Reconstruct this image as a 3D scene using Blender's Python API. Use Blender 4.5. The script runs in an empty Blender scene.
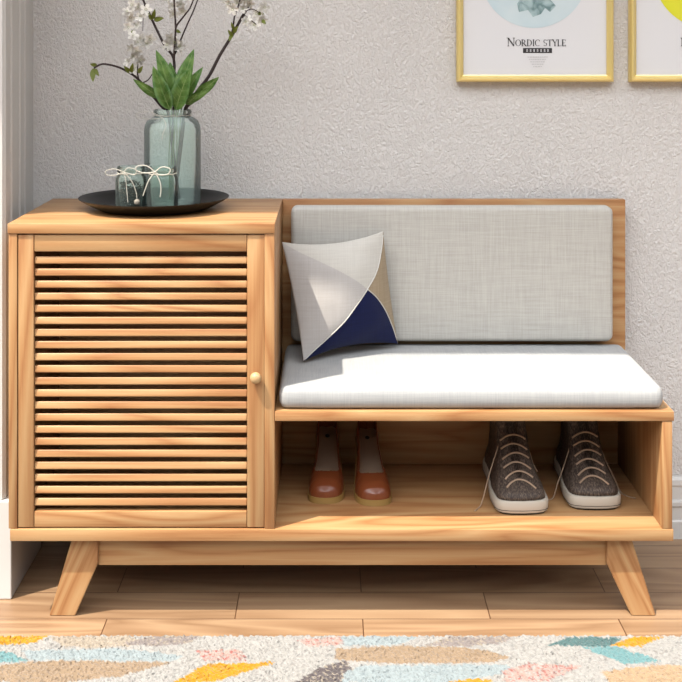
import bpy, bmesh, math, random
from mathutils import Vector, Matrix, noise
R = math.radians
rnd = random.Random(7)
SC = bpy.context.scene
COL = SC.collection

# ---------------------------------------------------------------- camera
D = 2.13; FPX = 1176.0; H = 1.044; PX0 = 330.0; PY0 = 45.0
cam_d = bpy.data.cameras.new('camera'); cam = bpy.data.objects.new('camera', cam_d); COL.objects.link(cam)
cam.location = (0, -D, H); cam.rotation_euler = (R(90), 0, 0)
cam_d.sensor_width = 36; cam_d.lens = FPX/682*36
cam_d.shift_x = (341-PX0)/682; cam_d.shift_y = -(341-PY0)/682
cam_d.clip_start = .05
SC.camera = cam

def W(px, py, y):
    s = (D+y)/FPX
    return Vector(((px-PX0)*s, y, H-(py-PY0)*s))

# ---------------------------------------------------------------- materials
ALB = .56
def srgb(c, k=None):
    k = ALB if k is None else k
    return tuple(k*(v/255/12.92 if v/255 <= .04045 else ((v/255+.055)/1.055)**2.4) for v in c)+(1,)
def newmat(name):
    m = bpy.data.materials.new(name); m.use_nodes = True
    nt = m.node_tree; b = nt.nodes['Principled BSDF']
    return m, nt, b
def N(nt, t, **kw):
    n = nt.nodes.new(t)
    for k, v in kw.items():
        if k in n.inputs: n.inputs[k].default_value = v
        else: setattr(n, k, v)
    return n
def plain(name, c, rough=.5, metal=0, spec=.5, bump=0, bscale=300, sheen=0):
    m, nt, b = newmat(name)
    b.inputs['Base Color'].default_value = srgb(c); b.inputs['Roughness'].default_value = rough
    b.inputs['Metallic'].default_value = metal; b.inputs['Specular IOR Level'].default_value = spec
    if sheen: b.inputs['Sheen Weight'].default_value = sheen
    if bump:
        tc = N(nt, 'ShaderNodeTexCoord'); no = N(nt, 'ShaderNodeTexNoise', Scale=bscale, Detail=3.0)
        bp = N(nt, 'ShaderNodeBump', Strength=bump, Distance=.001)
        nt.links.new(tc.outputs['Object'], no.inputs['Vector']); nt.links.new(no.outputs['Fac'], bp.inputs['Height'])
        nt.links.new(bp.outputs['Normal'], b.inputs['Normal'])
    return m
def ramp(nt, stops):
    r = N(nt, 'ShaderNodeValToRGB'); e = r.color_ramp.elements
    e[0].position, e[0].color = stops[0][0], srgb(stops[0][1]); e[1].position, e[1].color = stops[-1][0], srgb(stops[-1][1])
    for p, c in stops[1:-1]:
        k = e.new(p); k.color = srgb(c)
    return r
def grain(nt, vec_socket, axis, rot=0, amp=1.0):
    """returns (fac socket of broad figure, fac of fine streaks)"""
    L = nt.links
    mp = N(nt, 'ShaderNodeMapping'); sc = [9, 9, 9]; sc[axis] = .9
    mp.inputs['Scale'].default_value = sc
    fine = N(nt, 'ShaderNodeMapping'); sf = [260, 260, 260]; sf[axis] = 6
    fine.inputs['Scale'].default_value = sf
    src = vec_socket
    if rot:
        rt = N(nt, 'ShaderNodeMapping'); rt.inputs['Rotation'].default_value = (0, rot, 0)
        L.new(src, rt.inputs['Vector']); src = rt.outputs['Vector']
    L.new(src, mp.inputs['Vector']); L.new(src, fine.inputs['Vector'])
    n1 = N(nt, 'ShaderNodeTexNoise', Scale=1.0, Detail=2.0, Distortion=.6)
    L.new(mp.outputs['Vector'], n1.inputs['Vector'])
    mul = N(nt, 'ShaderNodeMath', operation='MULTIPLY'); mul.inputs[1].default_value = 9.0
    L.new(n1.outputs['Fac'], mul.inputs[0])
    pp = N(nt, 'ShaderNodeMath', operation='PINGPONG'); pp.inputs[1].default_value = .5
    L.new(mul.outputs[0], pp.inputs[0])
    dbl = N(nt, 'ShaderNodeMath', operation='MULTIPLY'); dbl.inputs[1].default_value = 2.0
    L.new(pp.outputs[0], dbl.inputs[0])
    n2 = N(nt, 'ShaderNodeTexNoise', Scale=1.0, Detail=4.0, Roughness=.6)
    L.new(fine.outputs['Vector'], n2.inputs['Vector'])
    return dbl.outputs[0], n2.outputs['Fac'], n1.outputs['Fac']
def wood(name, axis, dark=(180,124,78), mid=(200,149,99), light=(212,168,118), rot=0, rough=.42):
    m, nt, b = newmat(name); L = nt.links
    tc = N(nt, 'ShaderNodeTexCoord'); oi = N(nt, 'ShaderNodeObjectInfo')
    cx = N(nt, 'ShaderNodeCombineXYZ')
    ml = N(nt, 'ShaderNodeMath', operation='MULTIPLY'); ml.inputs[1].default_value = 7.0
    L.new(oi.outputs['Random'], ml.inputs[0])
    for i in range(3): L.new(ml.outputs[0], cx.inputs[i])
    ad = N(nt, 'ShaderNodeVectorMath', operation='ADD')
    L.new(tc.outputs['Object'], ad.inputs[0]); L.new(cx.outputs[0], ad.inputs[1])
    f, s, n = grain(nt, ad.outputs[0], axis, rot)
    mx = N(nt, 'ShaderNodeMix', data_type='FLOAT'); mx.inputs[0].default_value = .55
    L.new(f, mx.inputs[2]); L.new(s, mx.inputs[3])
    r = ramp(nt, [(.24, dark), (.46, mid), (.74, light)])
    L.new(mx.outputs[0], r.inputs[0]); L.new(r.outputs[0], b.inputs['Base Color'])
    b.inputs['Roughness'].default_value = rough; b.inputs['Specular IOR Level'].default_value = .35
    bp = N(nt, 'ShaderNodeBump', Strength=.12, Distance=.0006)
    L.new(s, bp.inputs['Height']); L.new(bp.outputs['Normal'], b.inputs['Normal'])
    return m
M = {}
M['wx'] = wood('oak_along', 0); M['wz'] = wood('oak_upright', 2)
M['wy'] = wood('oak_deep', 1)
M['wll'] = wood('oak_leg_left', 2, rot=R(-23)); M['wlr'] = wood('oak_leg_right', 2, rot=R(23))

def wall_mat():
    m, nt, b = newmat('wall_plaster'); L = nt.links
    tc = N(nt, 'ShaderNodeTexCoord')
    mp = N(nt, 'ShaderNodeMapping'); mp.inputs['Scale'].default_value = (1.35, 1, .9); mp.inputs['Rotation'].default_value = (0, R(40), 0)
    L.new(tc.outputs['Object'], mp.inputs[0])
    n1 = N(nt, 'ShaderNodeTexNoise', Scale=150.0, Detail=4.0, Roughness=.55, Distortion=.7)
    v = N(nt, 'ShaderNodeTexNoise', Scale=260.0, Detail=2.0, Distortion=.8)
    n3 = N(nt, 'ShaderNodeTexNoise', Scale=3.0, Detail=2.0)
    for n in (n1, v, n3): L.new(mp.outputs[0], n.inputs['Vector'])
    r1 = N(nt, 'ShaderNodeMapRange'); r1.inputs['From Min'].default_value = .38; r1.inputs['From Max'].default_value = .62
    L.new(n1.outputs['Fac'], r1.inputs[0])
    a = N(nt, 'ShaderNodeMath', operation='MULTIPLY_ADD'); a.inputs[1].default_value = .35
    L.new(v.outputs['Fac'], a.inputs[0]); L.new(r1.outputs[0], a.inputs[2])
    bp = N(nt, 'ShaderNodeBump', Strength=.75, Distance=.0026)
    L.new(a.outputs[0], bp.inputs['Height']); L.new(bp.outputs[0], b.inputs['Normal'])
    r = ramp(nt, [(.3, (248,244,240)), (.7, (254,250,246))]); L.new(n3.outputs['Fac'], r.inputs[0]); L.new(r.outputs[0], b.inputs['Base Color'])
    b.inputs['Roughness'].default_value = .85; b.inputs['Specular IOR Level'].default_value = .2
    return m
M['wall'] = wall_mat()
M['white'] = plain('painted_trim_white', (238,235,230), .45)
M['shade_ceiling'] = plain('shade_ceiling_paint', (225,222,216), .9)

def floor_mat():
    m, nt, b = newmat('oak_floorboards'); L = nt.links
    tc = N(nt, 'ShaderNodeTexCoord'); mp = N(nt, 'ShaderNodeMapping')
    RH = .104; BW = .465
    mp.inputs['Location'].default_value = (-.0595+BW*20, -.009+RH*100, 0)
    L.new(tc.outputs['Object'], mp.inputs[0])
    br = N(nt, 'ShaderNodeTexBrick', Scale=1.0)
    br.inputs['Mortar Size'].default_value = .0011; br.inputs['Mortar Smooth'].default_value = .3
    br.inputs['Brick Width'].default_value = BW; br.inputs['Row Height'].default_value = RH
    br.inputs['Color1'].default_value = (0,0,0,1); br.inputs['Color2'].default_value = (1,1,1,1); br.inputs['Mortar'].default_value = (.5,.5,.5,1)
    L.new(mp.outputs[0], br.inputs['Vector'])
    mul = N(nt, 'ShaderNodeVectorMath', operation='SCALE'); mul.inputs['Scale'].default_value = 5.0
    L.new(br.outputs['Color'], mul.inputs[0])
    ad = N(nt, 'ShaderNodeVectorMath', operation='ADD'); L.new(tc.outputs['Object'], ad.inputs[0]); L.new(mul.outputs[0], ad.inputs[1])
    f, s, n = grain(nt, ad.outputs[0], 0)
    mx = N(nt, 'ShaderNodeMix', data_type='FLOAT'); mx.inputs[0].default_value = .4
    L.new(f, mx.inputs[2]); L.new(s, mx.inputs[3])
    r = ramp(nt, [(.1, (156,120,88)), (.5, (178,142,108)), (.9, (194,160,124))]); L.new(mx.outputs[0], r.inputs[0])
    m2 = N(nt, 'ShaderNodeMix', data_type='RGBA'); m2.inputs[7].default_value = srgb((100,64,40))
    L.new(br.outputs['Fac'], m2.inputs[0]); L.new(r.outputs[0], m2.inputs[6])
    m3 = N(nt, 'ShaderNodeMix', data_type='RGBA', blend_type='MULTIPLY'); m3.inputs[0].default_value = .14
    L.new(m2.outputs[2], m3.inputs[6]); L.new(br.outputs['Color'], m3.inputs[7])
    L.new(m3.outputs[2], b.inputs['Base Color'])
    b.inputs['Roughness'].default_value = .4
    iv = N(nt, 'ShaderNodeMath', operation='SUBTRACT'); iv.inputs[0].default_value = 1; L.new(br.outputs['Fac'], iv.inputs[1])
    bp = N(nt, 'ShaderNodeBump', Strength=.5, Distance=.001); L.new(iv.outputs[0], bp.inputs['Height']); L.new(bp.outputs[0], b.inputs['Normal'])
    return m
M['floor'] = floor_mat()

def linen(name, c1, c2, sc=420, bump=.25):
    m, nt, b = newmat(name); L = nt.links
    tc = N(nt, 'ShaderNodeTexCoord'); outs = []
    for sca in ((sc, 14, 14), (14, 14, sc)):
        mp = N(nt, 'ShaderNodeMapping'); mp.inputs['Scale'].default_value = sca
        no = N(nt, 'ShaderNodeTexNoise', Scale=1.0, Detail=3.0, Roughness=.7)
        L.new(tc.outputs['Object'], mp.inputs[0]); L.new(mp.outputs[0], no.inputs[0]); outs.append(no.outputs['Fac'])
    a = N(nt, 'ShaderNodeMath', operation='ADD'); L.new(outs[0], a.inputs[0]); L.new(outs[1], a.inputs[1])
    h = N(nt, 'ShaderNodeMath', operation='MULTIPLY'); h.inputs[1].default_value = .5; L.new(a.outputs[0], h.inputs[0])
    r = ramp(nt, [(.36, c1), (.62, c2)]); L.new(h.outputs[0], r.inputs[0]); L.new(r.outputs[0], b.inputs['Base Color'])
    bp = N(nt, 'ShaderNodeBump', Strength=bump, Distance=.0008); L.new(h.outputs[0], bp.inputs['Height']); L.new(bp.outputs[0], b.inputs['Normal'])
    b.inputs['Roughness'].default_value = .9; b.inputs['Specular IOR Level'].default_value = .15; b.inputs['Sheen Weight'].default_value = .1
    return m
M['back_linen'] = linen('back_linen', (200,196,188), (222,218,209))
M['seat_linen'] = linen('seat_linen', (180,181,181), (199,199,198))
M['p_left'] = linen('pillow_grey', (198,193,189), (210,205,201), 500, .2)
M['p_top'] = linen('pillow_cream', (214,209,200), (228,223,214), 500, .2)
M['p_navy'] = linen('pillow_navy', (10,18,62), (16,27,76), 500, .2)
M['p_tan'] = linen('pillow_tan', (172,152,124), (188,168,140), 500, .2)
M['piping'] = plain('piping_white', (232,228,220), .8)
M['gold'] = plain('gold_frame', (232,208,132), .33, .5)
M['paper'] = plain('print_paper', (248,248,250), .6)
M['tray'] = plain('tray_black_metal', (28,27,27), .42, .5)
M['leather'] = plain('tan_leather', (138,72,40), .3, bump=.15, bscale=200)
M['lining'] = plain('beige_insole', (236,206,176), .6)
M['platform'] = plain('tan_platform', (176,140,78), .45)
M['rubber'] = plain('white_rubber', (212,203,188), .5)
M['dark_rubber'] = plain('dark_outsole', (38,30,26), .7)
M['lace'] = plain('cotton_lace', (190,162,136), .85, bump=.4, bscale=900)
M['lining_dark'] = plain('shoe_lining', (46,34,28), .9)
M['bark'] = plain('bark', (52,34,30), .7, bump=.6, bscale=400)
M['gold'].node_tree.nodes['Principled BSDF'].inputs['Base Color'].default_value = srgb((236, 212, 138), .85)
M['twine'] = plain('white_twine', (226,220,206), .9, bump=.5, bscale=1200)
M['petal'] = plain('petal_white', (255,254,250), .7)
M['yellowgreen'] = plain('young_leaf', (152,166,68), .5)
M['vein'] = plain('leaf_vein', (178,206,130), .5)
M['stem'] = plain('green_stem', (104,132,66), .5)
M['ink'] = plain('print_ink', (48,46,48), .7)
M['moss'] = plain('dried_moss_dark', (52,48,40), .95, bump=1, bscale=500)
M['cone'] = plain('pale_cone', (170,160,146), .7)
def translucent(m, fac):
    nt = m.node_tree; b = nt.nodes['Principled BSDF']; out = nt.nodes['Material Output']
    t = N(nt, 'ShaderNodeBsdfTranslucent'); mx = N(nt, 'ShaderNodeMixShader'); mx.inputs[0].default_value = fac
    if b.inputs['Base Color'].links: nt.links.new(b.inputs['Base Color'].links[0].from_socket, t.inputs[0])
    else: t.inputs[0].default_value = b.inputs['Base Color'].default_value
    nt.links.new(b.outputs[0], mx.inputs[1]); nt.links.new(t.outputs[0], mx.inputs[2]); nt.links.new(mx.outputs[0], out.inputs[0])
M['petal'].node_tree.nodes['Principled BSDF'].inputs['Base Color'].default_value = srgb((248, 245, 238), .78)
translucent(M['petal'], .35)
M['knob'] = plain('knob_wood', (216,178,128), .45)
def leaf_mat():
    m, nt, b = newmat('leaf_green'); L = nt.links
    tc = N(nt, 'ShaderNodeTexCoord'); no = N(nt, 'ShaderNodeTexNoise', Scale=60.0, Detail=2.0); L.new(tc.outputs['Object'], no.inputs[0])
    r = ramp(nt, [(.3, (98,158,66)), (.7, (172,214,120))]); L.new(no.outputs['Fac'], r.inputs[0]); L.new(r.outputs[0], b.inputs['Base Color'])
    b.inputs['Roughness'].default_value = .4
    return m
M['leaf'] = leaf_mat(); translucent(M['leaf'], .3)
def knit():
    m, nt, b = newmat('knit_brown'); L = nt.links
    tc = N(nt, 'ShaderNodeTexCoord'); mp = N(nt, 'ShaderNodeMapping'); mp.inputs['Scale'].default_value = (500, 170, 170)
    L.new(tc.outputs['Object'], mp.inputs[0])
    no = N(nt, 'ShaderNodeTexNoise', Scale=1.0, Detail=3.0, Roughness=.7); L.new(mp.outputs[0], no.inputs[0])
    r = ramp(nt, [(.38, (44,32,25)), (.54, (88,72,60)), (.72, (140,124,110))]); L.new(no.outputs['Fac'], r.inputs[0]); L.new(r.outputs[0], b.inputs['Base Color'])
    bp = N(nt, 'ShaderNodeBump', Strength=.7, Distance=.0015); L.new(no.outputs['Fac'], bp.inputs['Height']); L.new(bp.outputs[0], b.inputs['Normal'])
    b.inputs['Roughness'].default_value = .7
    return m
M['knit'] = knit()
def glass(name, tint, milk, milkc, ridge=0):
    m, nt, b = newmat(name); L = nt.links; nt.nodes.remove(b); out = nt.nodes['Material Output']
    tr = N(nt, 'ShaderNodeBsdfTransparent'); tr.inputs[0].default_value = srgb(tint, 1)
    df = N(nt, 'ShaderNodeBsdfDiffuse'); df.inputs[0].default_value = srgb(milkc, .9)
    gl = N(nt, 'ShaderNodeBsdfGlossy'); gl.inputs['Roughness'].default_value = .04
    m1 = N(nt, 'ShaderNodeMixShader'); lw0 = N(nt, 'ShaderNodeLayerWeight'); lw0.inputs['Blend'].default_value = .25
    mm = N(nt, 'ShaderNodeMath', operation='MULTIPLY_ADD'); mm.inputs[1].default_value = .12; mm.inputs[2].default_value = milk
    L.new(lw0.outputs['Facing'], mm.inputs[0]); L.new(mm.outputs[0], m1.inputs[0])
    L.new(tr.outputs[0], m1.inputs[1]); L.new(df.outputs[0], m1.inputs[2])
    m2 = N(nt, 'ShaderNodeMixShader'); fr = N(nt, 'ShaderNodeFresnel', IOR=1.22)
    L.new(fr.outputs[0], m2.inputs[0]); L.new(m1.outputs[0], m2.inputs[1]); L.new(gl.outputs[0], m2.inputs[2]); L.new(m2.outputs[0], out.inputs[0])
    if ridge:
        tc = N(nt, 'ShaderNodeTexCoord'); mp = N(nt, 'ShaderNodeMapping'); mp.inputs['Scale'].default_value = (20, 20, 260)
        no = N(nt, 'ShaderNodeTexNoise', Scale=1.0, Detail=1.0); L.new(tc.outputs['Object'], mp.inputs[0]); L.new(mp.outputs[0], no.inputs[0])
        bp = N(nt, 'ShaderNodeBump', Strength=ridge, Distance=.002); L.new(no.outputs[0], bp.inputs['Height'])
        L.new(bp.outputs[0], gl.inputs['Normal']); L.new(bp.outputs[0], df.inputs['Normal'])
    return m
M['vase_glass'] = glass('green_vase_glass', (248,253,251), .13, (226,242,236), .5)
M['jar_glass'] = glass('clear_jar_glass', (244,250,247), .03, (214,230,224), .1)

# ---------------------------------------------------------------- object helpers
def link_mesh(name, bm, mats, parent=None, smooth=False, base=None):
    me = bpy.data.meshes.new(name)
    b = base if base is not None else (Vector(parent['_w']) if parent is not None and '_w' in parent else Vector((0,0,0)))
    bmesh.ops.translate(bm, verts=bm.verts, vec=-b)
    bmesh.ops.recalc_face_normals(bm, faces=bm.faces)
    bm.to_mesh(me); bm.free()
    for m in (mats if isinstance(mats, (list, tuple)) else [mats]): me.materials.append(m)
    if smooth:
        me.polygons.foreach_set('use_smooth', [True]*len(me.polygons))
        if smooth != True and hasattr(me, 'set_sharp_from_angle'): me.set_sharp_from_angle(angle=R(smooth))
    o = bpy.data.objects.new(name, me); COL.objects.link(o)
    if parent is not None: o.parent = parent
    else: o.location = b
    o['_w'] = tuple(b)
    return o
def tag(o, label, cat, group=None, kind=None):
    if label: o['label'] = label
    if cat: o['category'] = cat
    if group: o['group'] = group
    if kind: o['kind'] = kind
    return o
def thing(name, loc, label, cat, group=None):
    o = bpy.data.objects.new(name, None); COL.objects.link(o); o.location = loc; o['_w'] = tuple(loc)
    o.empty_display_size = .05
    return tag(o, label, cat, group)
def struct(name, bm, m, smooth=False):
    o = link_mesh(name, bm, m, smooth=smooth); o['kind'] = 'structure'; return o
def box(bm, x0, x1, y0, y1, z0, z1, bev=.0012, seg=2):
    r = bmesh.ops.create_cube(bm, size=1)
    vs = r['verts']
    for v in vs:
        v.co = Vector(((x0+x1)/2+v.co.x*(x1-x0), (y0+y1)/2+v.co.y*(y1-y0), (z0+z1)/2+v.co.z*(z1-z0)))
    if bev:
        es = list({e for v in vs for e in v.link_edges})
        bmesh.ops.bevel(bm, geom=es, offset=bev, segments=seg, affect='EDGES', profile=.5)
    return bm
def bx(*a, **k): return box(bmesh.new(), *a, **k)
def prism(bm, pts, y0, y1, bev=0):
    """polygon in XZ extruded along y"""
    a = [bm.verts.new((x, y0, z)) for x, z in pts]; b = [bm.verts.new((x, y1, z)) for x, z in pts]
    n = len(pts); fs = [bm.faces.new(a), bm.faces.new(b[::-1])]
    for i in range(n): fs.append(bm.faces.new((a[i], b[i], b[(i+1) % n], a[(i+1) % n])))
    if bev:
        bmesh.ops.recalc_face_normals(bm, faces=fs)
        bmesh.ops.bevel(bm, geom=list({e for f in fs for e in f.edges}), offset=bev, segments=2, affect='EDGES')
    return bm
def lathe(bm, prof, c, seg=48):
    """profile list of (r,z); r==0 makes a pole"""
    rings = []
    for r, z in prof:
        if r < 1e-6: rings.append([bm.verts.new((c[0], c[1], c[2]+z))])
        else: rings.append([bm.verts.new((c[0]+r*math.cos(2*math.pi*i/seg), c[1]+r*math.sin(2*math.pi*i/seg), c[2]+z)) for i in range(seg)])
    for a, b in zip(rings, rings[1:]):
        for i in range(seg):
            j = (i+1) % seg
            if len(a) == 1 and len(b) == 1: continue
            if len(a) == 1: bm.faces.new((a[0], b[i], b[j]))
            elif len(b) == 1: bm.faces.new((a[i], b[0], a[j]))
            else: bm.faces.new((a[i], b[i], b[j], a[j]))
    return bm
def smooth_path(pts, n=6):
    pts = [Vector(p) for p in pts]; out = []
    for i in range(len(pts)-1):
        p0 = pts[max(i-1, 0)]; p1 = pts[i]; p2 = pts[i+1]; p3 = pts[min(i+2, len(pts)-1)]
        for k in range(n):
            t = k/n
            out.append(.5*((2*p1)+(p2-p0)*t+(2*p0-5*p1+4*p2-p3)*t*t+(3*p1-p0-3*p2+p3)*t**3))
    out.append(pts[-1]); return out
def tube(bm, pts, r0, r1=None, seg=8, n=6, closed=False):
    P = smooth_path(pts, n) if n > 1 else [Vector(p) for p in pts]
    if r1 is None: r1 = r0
    up = None; rings = []
    for i, p in enumerate(P):
        t = (P[min(i+1, len(P)-1)]-P[max(i-1, 0)]).normalized()
        if up is None:
            up = t.orthogonal().normalized()
        up = (up-t*up.dot(t)); up = up.normalized() if up.length > 1e-6 else t.orthogonal().normalized()
        s = t.cross(up); r = r0+(r1-r0)*i/max(len(P)-1, 1)
        rings.append([bm.verts.new(p+up*r*math.cos(2*math.pi*k/seg)+s*r*math.sin(2*math.pi*k/seg)) for k in range(seg)])
    for a, b in zip(rings, rings[1:]):
        for k in range(seg): bm.faces.new((a[k], a[(k+1) % seg], b[(k+1) % seg], b[k]))
    bm.faces.new(rings[0][::-1]); bm.faces.new(rings[-1])
    return bm
def interp(tab, x):
    if x <= tab[0][0]: return tab[0][1]
    for (a, va), (b, vb) in zip(tab, tab[1:]):
        if x <= b: return va+(vb-va)*(x-a)/(b-a)
    return tab[-1][1]

# ---------------------------------------------------------------- the room
YW = .37; YL0 = .1
struct('floor', bx(-3.2, 3.2, -4.0, YW+.1, -.05, 0, bev=0), M['floor'])
struct('wall_back', bx(-3.2, 3.2, YW, YW+.1, 0, 2.4, bev=0), M['wall'])
XL = -.631
struct('wall_left', bx(XL-.12, XL, YL0, YW, 0, 2.4, bev=0), M['white'])
struct('shade_ceiling', bx(-3.2, 3.2, -.36, YW+.1, 2.4, 2.45, bev=0), M['shade_ceiling'])  # unseen partial ceiling, added with its front edge set to cast the sun's shadow line
# moulded baseboard: profile in YZ extruded along X
def extr_x(prof, x0, x1):
    bm = bmesh.new(); a = [bm.verts.new((x0, y, z)) for y, z in prof]; b = [bm.verts.new((x1, y, z)) for y, z in prof]; n = len(prof)
    bm.faces.new(a); bm.faces.new(b[::-1])
    for i in range(n): bm.faces.new((a[i], b[i], b[(i+1) % n], a[(i+1) % n]))
    return bm
f = YW-.016
bp_ = [(YW, 0), (f, 0), (f, .036), (f+.003, .040), (f+.003, .066), (f-.001, .070), (f-.001, .078), (f+.006, .082), (f+.006, .108), (f+.004, .112),
       (f+.005, .122), (f+.010, .128), (YW, .129)]
struct('baseboard_back', extr_x(bp_, -.585, 3.2), M['white'])
# door casing: fluted boards on the short left wall, plinth under it
bm = bmesh.new()
xw = XL-.0005; yb = [(.30, XL), (.30, XL+.006), (.292, XL+.008), (.276, XL+.008), (.270, XL+.003), (.262, XL+.003), (.256, XL+.011), (.226, XL+.011),
      (.220, XL+.005), (.212, XL+.005), (.206, XL+.013), (.150, XL+.015), (.144, XL+.009), (.134, XL+.009), (.128, XL+.017), (.098, XL+.017), (.090, XL+.012), (.090, XL-.1195), (.0995, XL-.1195), (.0995, XL)]
a = [bm.verts.new((x, y, .186)) for y, x in yb]; b = [bm.verts.new((x, y, 2.4)) for y, x in yb]; n = len(yb)
bm.faces.new(a); bm.faces.new(b[::-1])
for i in range(n): bm.faces.new((a[i], b[i], b[(i+1) % n], a[(i+1) % n]))
struct('trim_1', bm, M['white'])
bm = bmesh.new(); box(bm, XL+.0005, -.600, .084, .315, 0, .185, .002); box(bm, XL-.1195, XL+.0005, .084, .0995, 0, .185, .001)
struct('trim_2', bm, M['white'])

# ---------------------------------------------------------------- the shoe bench
S = thing('shoe_bench', (.02, .17, 0), 'honey oak shoe bench with slatted cabinet and open shoe shelf', 'shoe bench')
CX0, CX1 = -.583, -.1005
ZB0, ZB1 = .145, .1666; ZS0, ZS1 = .3625, .380; ZT0, ZT1 = .702, .7205; YB = .35
link_mesh('top_panel', bx(CX0-.0015, CX1+.0005, 0, YB, ZT0, ZT1, bev=.0014), M['wx'], S, 40)
link_mesh('side_panel', bx(CX0, CX0+.0155, .002, YB, ZB1+.0003, ZT0-.0003), M['wz'], S, 40)
link_mesh('side_panel', bx(CX1-.0185, CX1, .002, YB, ZB1+.0003, ZT0-.0003), M['wz'], S, 40)
link_mesh('cabinet_back', bx(CX0+.0157, CX1-.0187, .335, .345, ZB1+.0003, ZT0-.0003, bev=0), M['wx'], S)
link_mesh('base_board', bx(-.580, .6225, 0, YB, ZB0, ZB1, bev=.0014), M['wx'], S, 40)
link_mesh('seat_board', bx(CX1+.0005, .6235, 0, .3315, ZS0, ZS1, bev=.0014), M['wx'], S, 40)
link_mesh('end_panel', bx(.602, .6205, .001, .3315, ZB1+.0003, ZS0-.0003), M['wz'], S, 40)
link_mesh('back_panel', bx(CX1+.0005, .6185, .332, YB, ZB1+.0003, ZT1, bev=.0014), M['wx'], S, 40)
# door
dx0 = (17.6-PX0)/552; dx1 = (264.2-PX0)/552
dz0, dz1 = ZB1+.0022, ZT0-.0022
sl0 = (33.2-PX0)/552; sl1 = (247-PX0)/552
DY0, DY1 = .0035, .0225
door = bpy.data.objects.new('door', None); COL.objects.link(door); door.parent = S; door['_w'] = S['_w']; door.empty_display_size = .03
link_mesh('stile', bx(dx0, sl0, DY0, DY1, dz0, dz1, .0015), M['wz'], door, 40); link_mesh('stile', bx(sl1, dx1, DY0, DY1, dz0, dz1, .0015), M['wz'], door, 40)
zr = H-(252-PY0)/552; zr2 = H-(512.3-PY0)/552
link_mesh('rail', bx(sl0+.0008, sl1-.0008, DY0+.001, DY1-.001, zr, dz1, .0015), M['wx'], door, 40)
link_mesh('rail', bx(sl0+.0008, sl1-.0008, DY0+.001, DY1-.001, dz0, zr2, .0015), M['wx'], door, 40)
bm = bmesh.new()
for i in range(21):
    zc = H-(261.3+i*12.13-PY0)/552
    t = bmesh.new(); box(t, sl0+.0004, sl1-.0004, -.0045, .0045, -.0066, .0066, .002, 3)
    bmesh.ops.rotate(t, verts=t.verts, cent=(0,0,0), matrix=Matrix.Rotation(R(-12), 3, 'X'))
    bmesh.ops.translate(t, verts=t.verts, vec=(0, .012, zc))
    me = bpy.data.meshes.new('t'); t.to_mesh(me); t.free(); bm.from_mesh(me); bpy.data.meshes.remove(me)
link_mesh('slats', bm, M['wx'], door, 40)
kc = W(255.5, 379, -.012)
bm = bmesh.new(); lathe(bm, [(0, .018), (.006, .0175), (.0095, .014), (.0105, .009), (.009, .005), (.0055, .002), (.005, -.003), (0, -.003)], (0,0,0), 28)
bmesh.ops.rotate(bm, verts=bm.verts, cent=(0,0,0), matrix=Matrix.Rotation(R(90), 3, 'X')); bmesh.ops.translate(bm, verts=bm.verts, vec=(kc.x, .0035, kc.z))
link_mesh('knob', bm, M['knob'], door, True)
# legs and aprons
def legpts(pix, y):
    return [(W(px, py, y).x, W(px, py, y).z) for px, py in pix]
LF = [(70.8,541),(98,541),(98,563),(75,616),(49.2,616)]; RF = [(632.6,541),(607,541),(606.4,562.5),(631.9,616),(656,616)]
for pix, mt in ((LF, M['wll']), (RF, M['wlr'])):
    p = legpts(pix, .02); p[0] = (p[0][0]+(.003 if pix is LF else -.003), ZB0-.0002); p[1] = (p[1][0], ZB0-.0002)
    for q in (-1, -2): p[q] = (p[q][0], 0.0)
    for y0, y1 in ((.02, .056), (.294, .33)):
        link_mesh('leg', prism(bmesh.new(), p, y0, y1, .0015), mt, S, 40)
xa0 = W(98.6, 0, .03).x; xa1 = W(606, 0, .03).x; za = W(0, 564.5, .03).z
link_mesh('apron', bx(xa0, xa1, .027, .047, za, ZB0-.0002), M['wx'], S, 40)
link_mesh('apron', bx(xa0, xa1, .302, .322, za, ZB0-.0002), M['wx'], S, 40)

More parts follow.
